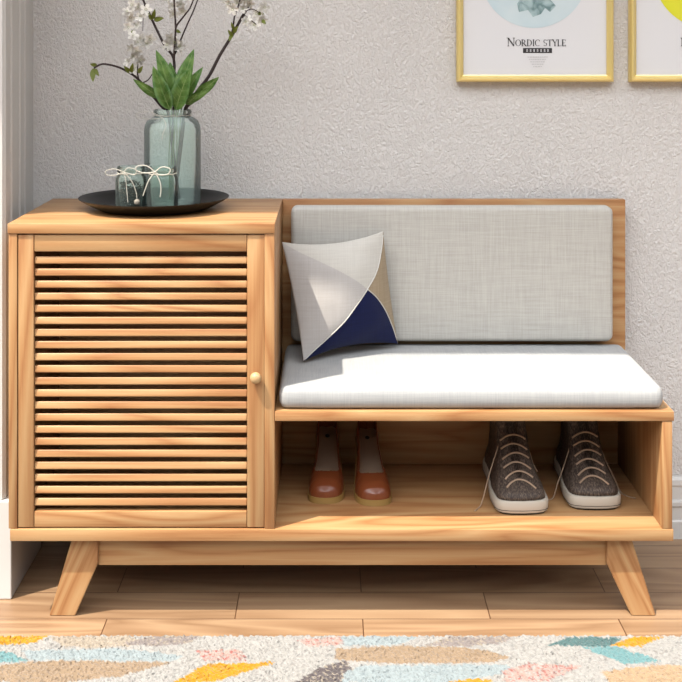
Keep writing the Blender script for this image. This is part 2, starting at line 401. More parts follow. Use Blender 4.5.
# ---------------------------------------------------------------- cushions
def cushion(x0, x1, y0, y1, z0, z1, axis, crown, rc, re):
    """rounded slab: thickness along axis (1 or 2), rounded plan corners rc, rounded edges re, soft crown on both broad faces"""
    bm = bmesh.new()
    if axis == 2: A0, A1, B0, B1, T0, T1 = x0, x1, y0, y1, z0, z1
    else: A0, A1, B0, B1, T0, T1 = x0, x1, z0, z1, y0, y1
    nA, nB = 90, 50
    ca, cb = (A0+A1)/2, (B0+B1)/2; ha, hb = (A1-A0)/2, (B1-B0)/2; ht = (T1-T0)/2; ct = (T0+T1)/2
    def grid(sgn):
        g = []
        for i in range(nA+1):
            row = []
            for j in range(nB+1):
                u = math.sin((i/nA-.5)*math.pi); v = math.sin((j/nB-.5)*math.pi)
                u = .5*u+(i/nA*2-1)*.5; v = .5*v+(j/nB*2-1)*.5
                a, b_ = u*ha, v*hb
                # squircle corner clamp
                qx, qy = abs(a)-(ha-rc), abs(b_)-(hb-rc)
                if qx > 0 and qy > 0:
                    m = max(qx, qy); l = math.hypot(qx, qy); k = m/l
                    a = math.copysign(ha-rc+qx*k, a); b_ = math.copysign(hb-rc+qy*k, b_)
                    qx *= k; qy *= k; d = rc-math.hypot(qx, qy)
                else: d = min(ha-abs(a), hb-abs(b_))
                d = max(d, 0)
                e = ht-re+re*math.sqrt(max(0, 1-(1-min(d/re, 1))**2)) if d < re else ht
                e += crown*math.sqrt(max(0, (1-u*u)))*math.sqrt(max(0, 1-v*v))*min(1, d/.03)
                wob = .0006*noise.noise(Vector((a*14, b_*14, sgn)))
                t = ct+sgn*(e+wob*min(1, d/.01))
                row.append(bm.verts.new((ca+a, cb+b_, t) if axis == 2 else (ca+a, t, cb+b_)))
            g.append(row)
        for i in range(nA):
            for j in range(nB): bm.faces.new((g[i][j], g[i+1][j], g[i+1][j+1], g[i][j+1]))
        return g
    g1, g2 = grid(1), grid(-1)
    def border(g): return [g[i][0] for i in range(nA)]+[g[nA][j] for j in range(nB)]+[g[i][nB] for i in range(nA, 0, -1)]+[g[0][j] for j in range(nB, 0, -1)]
    b1, b2 = border(g1), border(g2)
    for i in range(len(b1)):
        j = (i+1) % len(b1); bm.faces.new((b1[i], b1[j], b2[j], b2[i]))
    return bm
link_mesh('back_pad', cushion(-.0805, .5845, .2935, .3315, .4315, .7105, 1, .001, .014, .009), M['back_linen'], S, 60)
sc_ = cushion(-.0925, .6085, .007, .328, ZS1+.0018, .421, 2, .0028, .016, .012)
for v in sc_.verts:
    if v.co.z < ZS1+.0018: v.co.z = ZS1+.0006
tag(link_mesh('seat_cushion', sc_, M['seat_linen'], None, 60, base=Vector((.257, .17, ZS1))), 'long pale grey linen seat cushion lying on the oak bench', 'cushion')

# throw pillow
BL = Vector((-.0515, .158, .4285)); BR = Vector((.139, .272, .4335)); TL = Vector((-.0965, .218, .651)); TR = Vector((.109, .272, .664))
pn = (BR-BL).cross(TL-BL).normalized()
if pn.y > 0: pn = -pn
def pil(u, v, side):
    # pinched edges
    pu = u+.018*(4*v*(1-v))*(.5-u)*2*abs(2*u-1)**1.5
    pv = v+.06*(4*u*(1-u))*(.5-v)*2*abs(2*v-1)**1.5
    p = (BL*(1-pu)+BR*pu)*(1-pv)+(TL*(1-pu)+TR*pu)*pv
    h = (max(0, 1-(2*u-1)**2))**.55*(max(0, 1-(2*v-1)**2))**.55
    h = h*.5+.5*(h**2)
    wr = .0025*noise.noise(Vector((u*5+3, v*5, 1.3)))*min(1, h*3)
    return p+pn*side*(.040*h if side > 0 else .026*h)+pn*wr
d1 = [(0, 0), (.19, .10), (.38, .235), (.53, .375), (.665, .50), (.775, .60), (.88, .73), (.955, .87), (1, 1)]
d2 = [(0, 1), (.25, .815), (.46, .655), (.665, .50), (.78, .405), (.88, .28), (.955, .145), (1, 0)]
d1 = [tuple(p)[:2] for p in smooth_path([(a, b, 0) for a, b in d1])]; d2 = [tuple(p)[:2] for p in smooth_path([(a, b, 0) for a, b in d2])]
NP = 180; bm = bmesh.new(); gs = []
for side in (1, -1):
    g = [[bm.verts.new(pil(i/NP, j/NP, side)) for j in range(NP+1)] for i in range(NP+1)]
    for i in range(NP):
        for j in range(NP):
            f_ = bm.faces.new((g[i][j], g[i+1][j], g[i+1][j+1], g[i][j+1])); u, v = (i+.5)/NP, (j+.5)/NP
            a, b = v > interp(d1, u), v > interp(d2, u)
            f_.material_index = 1 if (a and b) else 0 if a else 3 if b else 2
            if side < 0: f_.material_index = 0
bmesh.ops.remove_doubles(bm, verts=bm.verts, dist=.00005)
P = link_mesh('throw_pillow', bm, [M['p_left'], M['p_top'], M['p_navy'], M['p_tan']], None, True, base=Vector((.05, .22, .424)))
tag(P, 'small square pillow with grey cream tan and navy triangles leaning by cabinet', 'pillow')
bm = bmesh.new()
for tab, u0, u1 in ((d1, 0.012, .99), (d2, .665, .99)):
    pts = []
    for k in range(41):
        u = u0+(u1-u0)*k/40
        pts.append(pil(u, min(max(interp(tab, u), .008), .992), 1)+pn*.0004)
    tube(bm, pts, .0011, seg=6, n=1)
link_mesh('piping', bm, M['piping'], P, True)

# ---------------------------------------------------------------- tray, vase, jars
TC = Vector((-.347, .192, ZT1))
bm = bmesh.new()
lathe(bm, [(0, .0), (.098, .0), (.104, .0012), (.120, .008), (.136, .0165), (.1465, .0232), (.1472, .0246), (.1455, .0244), (.1345, .0186), (.1185, .0102), (.1035, .0034), (.099, .0026), (0, .0024)], TC, 96)
tag(link_mesh('tray', bm, M['tray'], None, 50, base=TC), 'round shallow black tray on top of the slatted cabinet', 'tray')
ZTR = ZT1+.0027
VC = Vector((-.315, .222, ZTR))
V = thing('glass_vase', VC, 'tall pale green glass jar vase holding flowering branches', 'vase')
bm = bmesh.new()
po = [(0, .0), (.050, .0), (.0545, .003), (.0565, .009), (.0565, .150), (.0555, .160), (.051, .1695), (.043, .1755), (.0365, .178), (.0352, .182), (.0375, .1845), (.0382, .188), (.0372, .1915), (.035, .192)]
pi_ = [(.0338, .190), (.0335, .181), (.036, .1755), (.044, .171), (.050, .165), (.0535, .157), (.0545, .150), (.0545, .010), (.052, .006), (0, .005)]
lathe(bm, po+pi_, VC, 64); link_mesh('glass_body', bm, M['vase_glass'], V, 50)
def ring(bm, c, r, z, th, wob=.0006, seg=40):
    pts = [Vector((c.x+r*math.cos(2*math.pi*k/seg), c.y+r*math.sin(2*math.pi*k/seg), z+wob*math.sin(k*1.7))) for k in range(seg+1)]
    tube(bm, pts, th, seg=6, n=1)
bm = bmesh.new(); ring(bm, VC, .0368, VC.z+.1808, .0007)
yv = VC.y-.038
def WP(l, y): return [W(a, b, y+(c if c else 0)) for a, b, c in [(q+(0,))[:3] if len(q) == 2 else q for q in l]]
tube(bm, WP([(163,118),(150,112),(138,113),(137,117),(150,119),(163,118)], yv-.012), .0006, seg=5)
tube(bm, WP([(163,118),(166,126),(163,133),(162,140)], yv-.021), .0006, seg=5)
link_mesh('twine', bm, M['twine'], V, True)

def jar(cx, cy, label, mats):
    c = Vector((cx, cy, ZTR)); t = thing('glass_jar', c, label, 'jar', None)
    bm = bmesh.new(); r = .0295
    o_ = [(0, 0), (.024, 0), (.028, .003), (r, .008), (r, .060), (.0285, .068), (.0255, .073), (.0240, .076), (.0262, .0785), (.0268, .085), (.0262, .088), (.0248, .0885)]
    i_ = [(.0235, .087), (.0228, .076), (.0243, .072), (.0270, .067), (.0278, .060), (.0278, .009), (.024, .0055), (0, .005)]
    lathe(bm, o_+i_, c, 48); link_mesh('glass_body', bm, mats, t, 50)
    return c, t
c1, J1 = jar(-.382, .127, 'small glass jar of dark moss with hanging twine, left on tray', M['jar_glass'])
c2, J2 = jar(-.320, .1185, 'small clear glass jar with white twine bow, right on tray', M['jar_glass'])
bm = bmesh.new(); ring(bm, c1, .0262, c1.z+.0755, .0009)
yy = c1.y-.030
tube(bm, WP([(124,172),(114,169),(106,171),(107,175),(116,175),(124,172)], yy), .0008, seg=5)
tube(bm, WP([(124,172),(128,168),(136,170),(134,175),(124,172)], yy), .0008, seg=5)
tube(bm, WP([(124,172),(126,182),(127,193),(128,203)], yy-.003), .0008, seg=5)
tube(bm, WP([(124,172),(132,182),(136,192),(137,199)], yy-.003), .0008, seg=5)
tw = link_mesh('twine', bm, M['twine'], J1, True)
bm = bmesh.new(); cc = W(137, 202, yy-.004)
for k in range(5):
    for q in range(7):
        a = q*2*math.pi/7+k*.45; el = R(-60+k*30); d = Vector((math.cos(a)*math.cos(el), math.sin(a)*math.cos(el), math.sin(el)))
        bmesh.ops.create_icosphere(bm, subdivisions=1, radius=.0026, matrix=Matrix.Translation(cc+d*.0045)@d.to_track_quat('Z', 'Y').to_matrix().to_4x4()@Matrix.Diagonal((1.1, .8, .5, 1)))
link_mesh('cone_charm', bm, M['cone'], tw, True)
bm = bmesh.new(); ring(bm, c2, .0262, c2.z+.0755, .0010)
yy = c2.y-.031
for l in ([(155,172),(147,166),(138,166),(136,170),(144,173),(155,172)], [(155,172),(162,167),(170,169),(168,174),(160,175),(155,172)],
          [(155,172),(149,180),(145,190),(143,196)], [(155,172),(160,182),(161,191),(160,197)]):
    tube(bm, WP(l, yy), .0011, seg=6)
bmesh.ops.create_icosphere(bm, subdivisions=2, radius=.0024, matrix=Matrix.Translation(W(155, 172, yy)))
link_mesh('twine_bow', bm, M['twine'], J2, True)
# moss: tangled strands filling the left jar
bm = bmesh.new(); rr = random.Random(3)
for k in range(70):
    p = []; a = rr.uniform(0, 6.3); z = rr.uniform(.008, .056)
    for q in range(5):
        a += rr.uniform(-1.2, 1.2); z = min(max(z+rr.uniform(-.01, .01), .008), .058); r = rr.uniform(.008, .0245)
        p.append(c1+Vector((r*math.cos(a), r*math.sin(a), z)))
    tube(bm, p, .0009, seg=4, n=4)
tag(link_mesh('dried_moss', bm, M['moss'], None, True, base=c1+Vector((0, 0, .006))), 'tangled dark dried moss filling the left small jar', 'moss', kind='stuff')

# ---------------------------------------------------------------- branches and leaves
def path3(l, y0, y1=None, jitter=.0):
    n = len(l); y1 = y0 if y1 is None else y1
    return [W(a, b, y0+(y1-y0)*i/(n-1)) for i, (a, b) in enumerate(l)]
def petal_flower():
    bm = bmesh.new()
    for k in range(5):
        a = k*2*math.pi/5
        for i, (r, w, z) in enumerate(((.0, .0005, 0), (.003, .0022, .0008), (.006, .0028, .0018), (.0085, .0018, .0022))): pass
        prev = None
        for r, w, z in ((.0005, .0006, 0), (.003, .0022, .0010), (.0058, .0028, .0020), (.0080, .0020, .0020), (.0088, .0006, .0018)):
            d = Vector((math.cos(a), math.sin(a), 0)); s = Vector((-math.sin(a), math.cos(a), 0))
            cur = [bm.verts.new(d*r+s*w+Vector((0,0,z))), bm.verts.new(d*r+Vector((0,0,z-.0006))), bm.verts.new(d*r-s*w+Vector((0,0,z)))]
            if prev:
                for q in (0, 1): bm.faces.new((prev[q], cur[q], cur[q+1], prev[q+1]))
            prev = cur
    bmesh.ops.solidify(bm, geom=bm.faces[:], thickness=.0003)
    for f_ in bm.faces: f_.material_index = 0
    n0 = len(bm.faces)
    for k in range(7):
        a = k*.9; bmesh.ops.create_icosphere(bm, subdivisions=1, radius=.0005, matrix=Matrix.Translation((math.cos(a)*.0015, math.sin(a)*.0015, .003+.0004*(k % 3))))
    bm.faces.ensure_lookup_table()
    for f_ in bm.faces[n0:]: f_.material_index = 1
    me = bpy.data.meshes.new('blossom'); bm.to_mesh(me); bm.free()
    me.materials.append(M['petal']); me.materials.append(M['yellowgreen']); return me
FLOWER = petal_flower()
def blossoms(root, pts, y0):
    for px, py in pts:
        o = bpy.data.objects.new('blossom', FLOWER); COL.objects.link(o); o.parent = root
        w = W(px, py, y0+rnd.uniform(-.012, .012))
        o.location = w-Vector(root['_w'])
        q = Vector((rnd.uniform(-.7, .7), -1, rnd.uniform(-.3, .8))).to_track_quat('Z', 'Y')
        o.rotation_euler = q.to_euler(); s = rnd.uniform(1.1, 1.55); o.scale = (s, s, s)
def leaf_bm(bm, base, tip, w, bend=.3, nrm=Vector((0, -1, 0)), n=12):
    base, tip = Vector(base), Vector(tip); ax = tip-base; L_ = ax.length; ax.normalize()
    s = ax.cross(nrm).normalized(); nn = s.cross(ax).normalized(); rows = []
    for i in range(n+1):
        t = i/n; ww = w*(math.sin(math.pi*t**.8))**.85*(1 if t < .999 else 0)+.0003
        c = base+ax*L_*t+nn*bend*L_*math.sin(math.pi*t)*.3+s*.06*L_*math.sin(t*math.pi)*bend
        rows.append([bm.verts.new(c+s*ww*k+nn*(abs(k)*ww*.22)) for k in (-1, -.5, 0, .5, 1)])
    for a, b in zip(rows, rows[1:]):
        for k in range(4): bm.faces.new((a[k], a[k+1], b[k+1], b[k]))
def leaf(root, base, tip, w, mat, bend=.3, nrm=Vector((0, -1, .1))):
    bm = bmesh.new(); leaf_bm(bm, base, tip, w, bend, nrm)
    bmesh.ops.solidify(bm, geom=bm.faces[:], thickness=.0004)
    if w > .006:   # pale midrib and side veins
        n0 = len(bm.faces); base, tip = Vector(base), Vector(tip); ax = tip-base; L_ = ax.length; ax.normalize()
        s_ = ax.cross(nrm).normalized(); nn = s_.cross(ax).normalized()
        def on(t, k):
            ww = w*(math.sin(math.pi*t**.8))**.85+.0003
            return base+ax*L_*t+nn*bend*L_*math.sin(math.pi*t)*.3+s_*.06*L_*math.sin(t*math.pi)*bend+s_*ww*k+nn*(abs(k)*ww*.22)
        tube(bm, [on(i/10, 0) for i in range(10)], .0008, .0003, seg=5, n=2)
        for t in (.2, .34, .48, .62, .76):
            for sg in (-1, 1): tube(bm, [on(t, 0), on(t+.06, sg*.4), on(t+.11, sg*.8)], .00035, .0002, seg=4, n=1)
        bm.faces.ensure_lookup_table()
        for f_ in bm.faces[n0:]: f_.material_index = 1
        return link_mesh('leaf', bm, [mat, M['vein']], root, True)
    return link_mesh('leaf', bm, mat, root, True)
zf = VC.z+.012
def stemdown(px, py, y, fx, fy):
    p = W(px, py, y); return [Vector((VC.x+fx, VC.y+fy, zf)), (Vector((VC.x+fx, VC.y+fy, zf))+p)/2+Vector((.001, 0, 0)), p]
def branch(label, main, mainpts_y, foot, subs, r0=.0030):
    f0 = Vector((VC.x+foot[0], VC.y+foot[1], zf))
    t = thing('flowering_branch', f0, label, 'branch', 'flowering branches in the glass vase')
    top = path3(main, mainpts_y[0], mainpts_y[1])
    pts = [f0, (f0*.5+top[0]*.5)]+top
    bm = bmesh.new(); tube(bm, pts, r0*1.3, r0*.7, seg=8, n=5)
    for l, y0, y1, r in subs: tube(bm, path3(l, y0, y1), r*1.3, r*.8, seg=6, n=5)
    link_mesh('stem', bm, M['bark'], t, True)
    return t
yb_ = .215
b1 = branch('short dark branch arching left from the vase over the jars', [(168,112),(163,108),(151,94),(139,80),(130,73),(118,67),(103,64),(94,68)], (yb_+.01, .19), (.012, .01),
    [([(139,80),(137.5,73),(138,64)], .205, .2, .0013), ([(142,83),(148,80),(153,73)], .205, .21, .0012)], .0026)
blossoms(b1, [(134,57),(137,51),(131,48),(140,60),(133,70),(128,62)], .198)
for q in (((131,73),(133,63),.004),((138,73),(143,66),.004),((97,66),(90,64),.004),((94,68),(93,82),.0055),((95,69),(99,76),.004),((130,73),(124,66),.004)):
    leaf(b1, W(*q[0], .197), W(*q[1], .185), q[2], M['yellowgreen'])
b2 = branch('tallest forked dark branch rising upright from the vase centre', [(174,110),(174,80),(173.5,58),(165,46),(155,26),(145,4),(136,-16),(130,-34)], (yb_, .235), (-.005, .012),
    [([(173.8,62),(174.5,50),(175.6,28),(174.5,8),(173,-20)], .217, .2, .0020), ([(175.5,30),(177,25),(184,16),(191,6),(197,-12)], .205, .19, .0016),
     ([(175,54),(179,44),(187,25),(195,7),(202,-14)], .215, .235, .0016), ([(144.5,4),(143.3,16),(142.8,31)], .232, .22, .0009)], .0027)
blossoms(b2, [(133,5),(127,12),(139,7),(131,18),(141,17),(146,10),(137,26),(128,27),(133,36),(141,39),(147,44),(150,39),(137,43),(170,38),(176,42),(168,45),(180,47),(172,6),(180,5),(174,14),(183,11),(131,-6),(140,-12),(172,-14),(196,-8),(168,-2)], .222)
for q in (((153,19),(155,9),.004),((154,20),(164,18),.0048),((152,20),(148,13),.0035),((135,30),(130,38),.004),((176,30),(181,33),.003)):
    leaf(b2, W(*q[0], .222), W(*q[1], .21), q[2], M['yellowgreen'])
b3 = branch('thick dark branch leaning far right out of the vase', [(185,112),(190,103),(197,92),(209,76),(220,55),(231,37),(241,19),(248,6),(256,-14)], (yb_-.003, .21), (.004, -.012),
    [([(231,37),(233,28),(234.5,17),(239,4),(242,-12)], .209, .2, .0017), ([(243,15),(247,17),(252,21),(257,25)], .209, .2, .0011), ([(244,12),(252,9),(260,13)], .209, .2, .001)], .0034)
blossoms(b3, [(229,4),(233,9),(238,3),(245,0),(250,4),(248,20),(245,22),(258,14),(262,20),(264,8),(255,26),(226,0),(243,9),(252,-6),(238,-8)], .204)
for q in (((233,37),(228,30),.004),((233,33),(238,26),.004),((232,35),(229,41),.0035),((234,30),(231,22),.003),((258,13),(264,14),.004),((262,20),(266,24),.0035)):
    leaf(b3, W(*q[0], .206), W(*q[1], .195), q[2], M['yellowgreen'])
# leafy sprigs
f0 = Vector((VC.x-.001, VC.y-.006, zf))
SP = thing('leafy_sprig', f0, 'bunch of broad bright green leaves standing in the vase mouth', 'foliage')
bm = bmesh.new()
for fx, tx in ((-.004, 170), (.003, 174), (.008, 177), (.0, 180), (.010, 184)):
    tube(bm, [f0+Vector((fx*.8, .0, 0)), f0+Vector((fx*1.3, .001, .09)), W((tx-176)*.7+176, 108, .206), W(tx+(tx-175)*.3, 97, .196)], .0013, .0009, seg=6)
link_mesh('stem', bm, M['stem'], SP, True)
for bpx, tpx, w, y in (((171,108),(156,50),.0145,.20), ((170,110),(153,66),.0135,.19), ((178,104),(194,49),.0145,.205), ((176,110),(191,67),.0165,.18),
                       ((181,104),(203,67),.011,.2), ((160,98),(133,79),.0075,.19), ((184,103),(212,88),.0075,.185), ((196,94),(219,77),.0085,.195), ((186,104),(199,92),.006,.18),
                       ((173,100),(170,62),.012,.215)):
    bm_ = M['leaf']
    leaf(SP, W(*bpx, .198), W(*tpx, y-.02), w*1.15, bm_, .3, Vector((rnd.uniform(-.5, .5), -1, .15)))

# ---------------------------------------------------------------- framed prints
def stroke(bm, x0, z0, x1, z1, w, y):
    a = Vector((x0, 0, z0)); b = Vector((x1, 0, z1)); d = (b-a).normalized(); s = Vector((-d.z, 0, d.x))*w/2
    vs = [bm.verts.new(Vector((p.x, y, p.z))) for p in (a+s, b+s, b-s, a-s)]; bm.faces.new(vs)
def arc(bm, cx, cz, rx, rz, a0, a1, wmax, wmin, y, n=18):
    prev = None
    for i in range(n+1):
        a = R(a0+(a1-a0)*i/n); w = wmin+(wmax-wmin)*abs(math.cos(a))
        o = Vector((cx+(rx+w/2)*math.cos(a), y, cz+(rz+wmin/2)*math.sin(a))); q = Vector((cx+(rx-w/2)*math.cos(a), y, cz+(rz-wmin/2)*math.sin(a)))
        cur = (bm.verts.new(o), bm.verts.new(q))
        if prev: bm.faces.new((prev[0], cur[0], cur[1], prev[1]))
        prev = cur
def letter(bm, ch, x, z, h, y):
    T, t = h*.16, h*.06; se = h*.13
    def ser(px, pz): stroke(bm, px-se, pz, px+se, pz, t, y)
    if ch == 'N':
        stroke(bm, x+.15*h, z, x+.15*h, z+h, t*1.2, y); stroke(bm, x+.85*h, z, x+.85*h, z+h, t*1.2, y); stroke(bm, x+.15*h, z+h, x+.85*h, z, T, y)
        ser(x+.15*h, z); ser(x+.85*h, z+h); ser(x+.1*h, z+h); return h*1.02
    if ch == 'O': arc(bm, x+.45*h, z+.5*h, .38*h, .48*h, 0, 360, T, t, y, 36); return h*.93
    if ch in 'RDILTE':
        sx = x+(.4*h if ch == 'T' else .15*h); stroke(bm, sx, z, sx, z+h, T, y); ser(sx, z)
        if ch != 'T': ser(sx, z+h)
    if ch == 'R':
        arc(bm, x+.3*h, z+.74*h, .26*h, .24*h, -90, 90, T, t, y); stroke(bm, x+.15*h, z+h*.98, x+.3*h, z+h*.98, t, y); stroke(bm, x+.15*h, z+h*.5, x+.3*h, z+h*.5, t, y)
        stroke(bm, x+.32*h, z+.5*h, x+.75*h, z, T, y); ser(x+.75*h, z); return h*.85
    if ch == 'D':
        arc(bm, x+.3*h, z+.5*h, .42*h, .48*h, -90, 90, T, t, y); stroke(bm, x+.15*h, z+h*.98, x+.3*h, z+h*.98, t, y); stroke(bm, x+.15*h, z+h*.02, x+.3*h, z+h*.02, t, y); return h*.9
    if ch == 'I': return h*.36
    if ch == 'C':
        arc(bm, x+.45*h, z+.5*h, .38*h, .48*h, 50, 310, T, t, y, 26); stroke(bm, x+.72*h, z+.7*h, x+.72*h, z+.95*h, t, y); return h*.82
    if ch == 'S':
        arc(bm, x+.32*h, z+.74*h, .2*h, .24*h, 20, 270, T*.8, t, y); arc(bm, x+.32*h, z+.26*h, .22*h, .24*h, 90, -160, T*.8, t, y); return h*.64
    if ch == 'T':
        stroke(bm, x+.05*h, z+.97*h, x+.75*h, z+.97*h, t, y); stroke(bm, x+.06*h, z+.97*h, x+.06*h, z+.8*h, t, y); stroke(bm, x+.74*h, z+.97*h, x+.74*h, z+.8*h, t, y); return h*.8
    if ch == 'Y':
        stroke(bm, x+.4*h, z, x+.4*h, z+.48*h, T, y); stroke(bm, x+.05*h, z+h, x+.4*h, z+.46*h, T, y); stroke(bm, x+.72*h, z+h, x+.4*h, z+.46*h, t, y)
        ser(x+.4*h, z); ser(x+.07*h, z+h); ser(x+.72*h, z+h); return h*.76
    if ch == 'L':
        stroke(bm, x+.15*h, z+.03*h, x+.6*h, z+.03*h, t, y); stroke(bm, x+.6*h, z, x+.6*h, z+.22*h, t, y); return h*.68
    if ch == 'E':
        for q in (.03, .5, .97): stroke(bm, x+.15*h, z+q*h, x+(.52 if q == .5 else .6)*h, z+q*h, t, y)
        stroke(bm, x+.6*h, z, x+.6*h, z+.2*h, t, y); stroke(bm, x+.6*h, z+.8*h, x+.6*h, z+h, t, y); return h*.68
    return h*.45
def art_mat(name, kind):
    m, nt, b = newmat(name); L = nt.links
    tc = N(nt, 'ShaderNodeTexCoord'); no = N(nt, 'ShaderNodeTexNoise', Scale=14.0, Detail=3.0); L.new(tc.outputs['Object'], no.inputs[0])
    r = ramp(nt, [(.35, (216,238,246)), (.65, (230,246,250))] if kind == 'blue' else [(.3, (246,246,24)), (.7, (252,250,60))])
    L.new(no.outputs['Fac'], r.inputs[0]); L.new(r.outputs[0], b.inputs['Base Color']); b.inputs['Roughness'].default_value = .6; return m
def frame(pxl, label, kind):
    yf = YW-.022; s = (D+yf)/FPX; x0 = (pxl-PX0)*s; w = 157.6*s; x1 = x0+w; z0 = H-(82-PY0)*s; z1 = z0+w*1.42
    base = Vector(((x0+x1)/2, YW-.001, z0)); t = thing('framed_print', base, label, 'picture', None)
    bm = bmesh.new(); prof = [(0, 0), (.0, -.014), (.003, -.021), (.0065, -.0215), (.0095, -.017), (.0125, -.013), (.0145, -.012), (.0145, 0)]
    rings = []
    for d, dy in prof:
        rings.append([bm.verts.new(p) for p in ((x0+d, YW-.001+dy, z0+d), (x1-d, YW-.001+dy, z0+d), (x1-d, YW-.001+dy, z1-d), (x0+d, YW-.001+dy, z1-d))])
    for a, b in zip(rings, rings[1:]+rings[:1]):
        for k in range(4): bm.faces.new((a[k], a[(k+1) % 4], b[(k+1) % 4], b[k]))
    link_mesh('frame', bm, M['gold'], t)
    yp = YW-.009
    link_mesh('print', bx(x0+.0135, x1-.0135, yp, YW-.003, z0+.0135, z1-.0135, bev=0), M['paper'], t)
    off = pxl-457; sp = (D+yp)/FPX
    c = W(534+off, -25.5, yp); rad = 53.5*sp
    bm = bmesh.new(); yq = yp-.0004
    bm.faces.new([bm.verts.new((c.x+rad*math.cos(2*math.pi*k/72), yq, c.z+rad*math.sin(2*math.pi*k/72))) for k in range(72)])
    disc = link_mesh('art_disc', bm, art_mat('art_'+kind, kind), t)
    bm = bmesh.new(); yq2 = yp-.0008
    if kind == 'blue':
        blob = [(519,12),(517,4),(522,-4),(519,-14),(526,-24),(535,-20),(546,-22),(552,-12),(549,-2),(556,6),(550,12),(545,8),(541,14),(533,17),(528,10)]
        bm.faces.new([bm.verts.new(W(a+off, b, yq2)) for a, b in blob])
        bmat, _, bb = newmat('art_teal'); nt = bmat.node_tree; tc = N(nt, 'ShaderNodeTexCoord'); no = N(nt, 'ShaderNodeTexNoise', Scale=45.0, Detail=4.0, Distortion=1.0)
        nt.links.new(tc.outputs['Object'], no.inputs[0]); r = ramp(nt, [(.35, (118,150,152)), (.5, (168,196,198)), (.65, (196,220,224))]); nt.links.new(no.outputs['Fac'], r.inputs[0]); nt.links.new(r.outputs[0], bb.inputs['Base Color'])
        link_mesh('art_shape', bm, bmat, t)
    else:
        blob = [(530,-4),(545,-2),(552,-14),(548,-34),(534,-40),(520,-32),(518,-14)]
        bm.faces.new([bm.verts.new(W(a+off, b, yq2)) for a, b in blob]); link_mesh('art_shape', bm, M['ink'], t)
    bm = bmesh.new(); x = W(507+off, 0, yp).x; zb = W(0, 46, yp).z
    def meas(txt):
        tb = bmesh.new(); tot = 0
        for i, ch in enumerate(txt):
            hh = 8.0*sp if i == 0 else 6.4*sp; tot += letter(tb, ch, 0, 0, hh, 0) if ch != ' ' else hh*.45
        tb.free(); return tot
    txt = 'NORDIC STYLE'; k = 59*sp/meas(txt)
    for i, ch in enumerate(txt):
        hh = (8.0 if i == 0 else 6.4)*sp
        n0 = len(bm.verts)
        wd = letter(bm, ch, 0, zb, hh, yq2) if ch != ' ' else hh*.45
        bm.verts.ensure_lookup_table()
        for v in bm.verts[n0:]: v.co.x = x+v.co.x*k
        x += wd*k
    a, b = W(523+off, 48, yp), W(552+off, 53, yp)
    # caption bar with small characters cut out of it
    def rect(bm, xa, xb, za_, zb_, y): bm.faces.new([bm.verts.new(p) for p in ((xa, y, za_), (xb, y, za_), (xb, y, zb_), (xa, y, zb_))])
    rect(bm, a.x, b.x, b.z, a.z, yq)
    link_mesh('lettering', bm, M['ink'], t)
    bm = bmesh.new(); rr = random.Random(5)
    for q in range(7):
        cx_ = a.x+(b.x-a.x)*(.14+.12*q); hz = (a.z-b.z)
        for z_ in (.3, .5, .7): stroke(bm, cx_-.35*hz/2, b.z+hz*z_, cx_+.35*hz/2, b.z+hz*z_, hz*.09, yq2)
        stroke(bm, cx_+rr.uniform(-.1, .1)*hz, b.z+hz*.22, cx_, b.z+hz*.8, hz*.09, yq2)
    link_mesh('caption_lettering', bm, M['paper'], t)
    bm = bmesh.new()
    for q in range(5):
        z_ = W(0, 57+q*2.4, yp).z; hw = (10-1.4*q)*sp; cx_ = (a.x+b.x)/2; xx = cx_-hw
        while xx < cx_+hw:
            l = rr.uniform(1.0, 2.4)*sp; stroke(bm, xx, z_, min(xx+l, cx_+hw), z_, .5*sp, yq2); xx += l+.6*sp
    link_mesh('small_print', bm, plain('faint_ink', (198,198,202), .7), t)
    return t
frame(457, 'gold framed print with pale blue circle on plaster wall', 'blue')
frame(630.5, 'gold framed print with yellow circle, right of the blue one', 'yellow')

# ---------------------------------------------------------------- shoes
FOOT = [(0, 0), (.003, .42), (.010, .62), (.022, .78), (.045, .90), (.08, .965), (.16, .995), (.25, 1.0), (.4, .93), (.55, .82), (.7, .77), (.83, .78), (.91, .70), (.96, .54), (.985, .34), (1, 0)]
def ring_pts(s0, s1, wid, z, L_, n=22, bend=.0):
    """closed footprint ring, toe toward -Y"""
    pts = []
    for i in range(n+1):
        t = .5-.5*math.cos(math.pi*i/n); t = max(0, min(1, t)); s = s0+(s1-s0)*t
        pts.append(Vector((wid*interp(FOOT, t), s*L_, z)))
    for i in range(n-1, 0, -1):
        t = .5-.5*math.cos(math.pi*i/n); s = s0+(s1-s0)*t
        pts.append(Vector((-wid*interp(FOOT, t), s*L_, z)))
    return pts
def loft(bm, rings, cap0=True, cap1=True, xf=None, mi=0):
    R_ = [[bm.verts.new(xf@p if xf else p) for p in r] for r in rings]
    for a, b in zip(R_, R_[1:]):
        for i in range(len(a)):
            j = (i+1) % len(a); f_ = bm.faces.new((a[i], a[j], b[j], b[i])); f_.material_index = mi
    if cap0: bm.faces.new(R_[0][::-1])
    if cap1: bm.faces.new(R_[-1])
    return R_
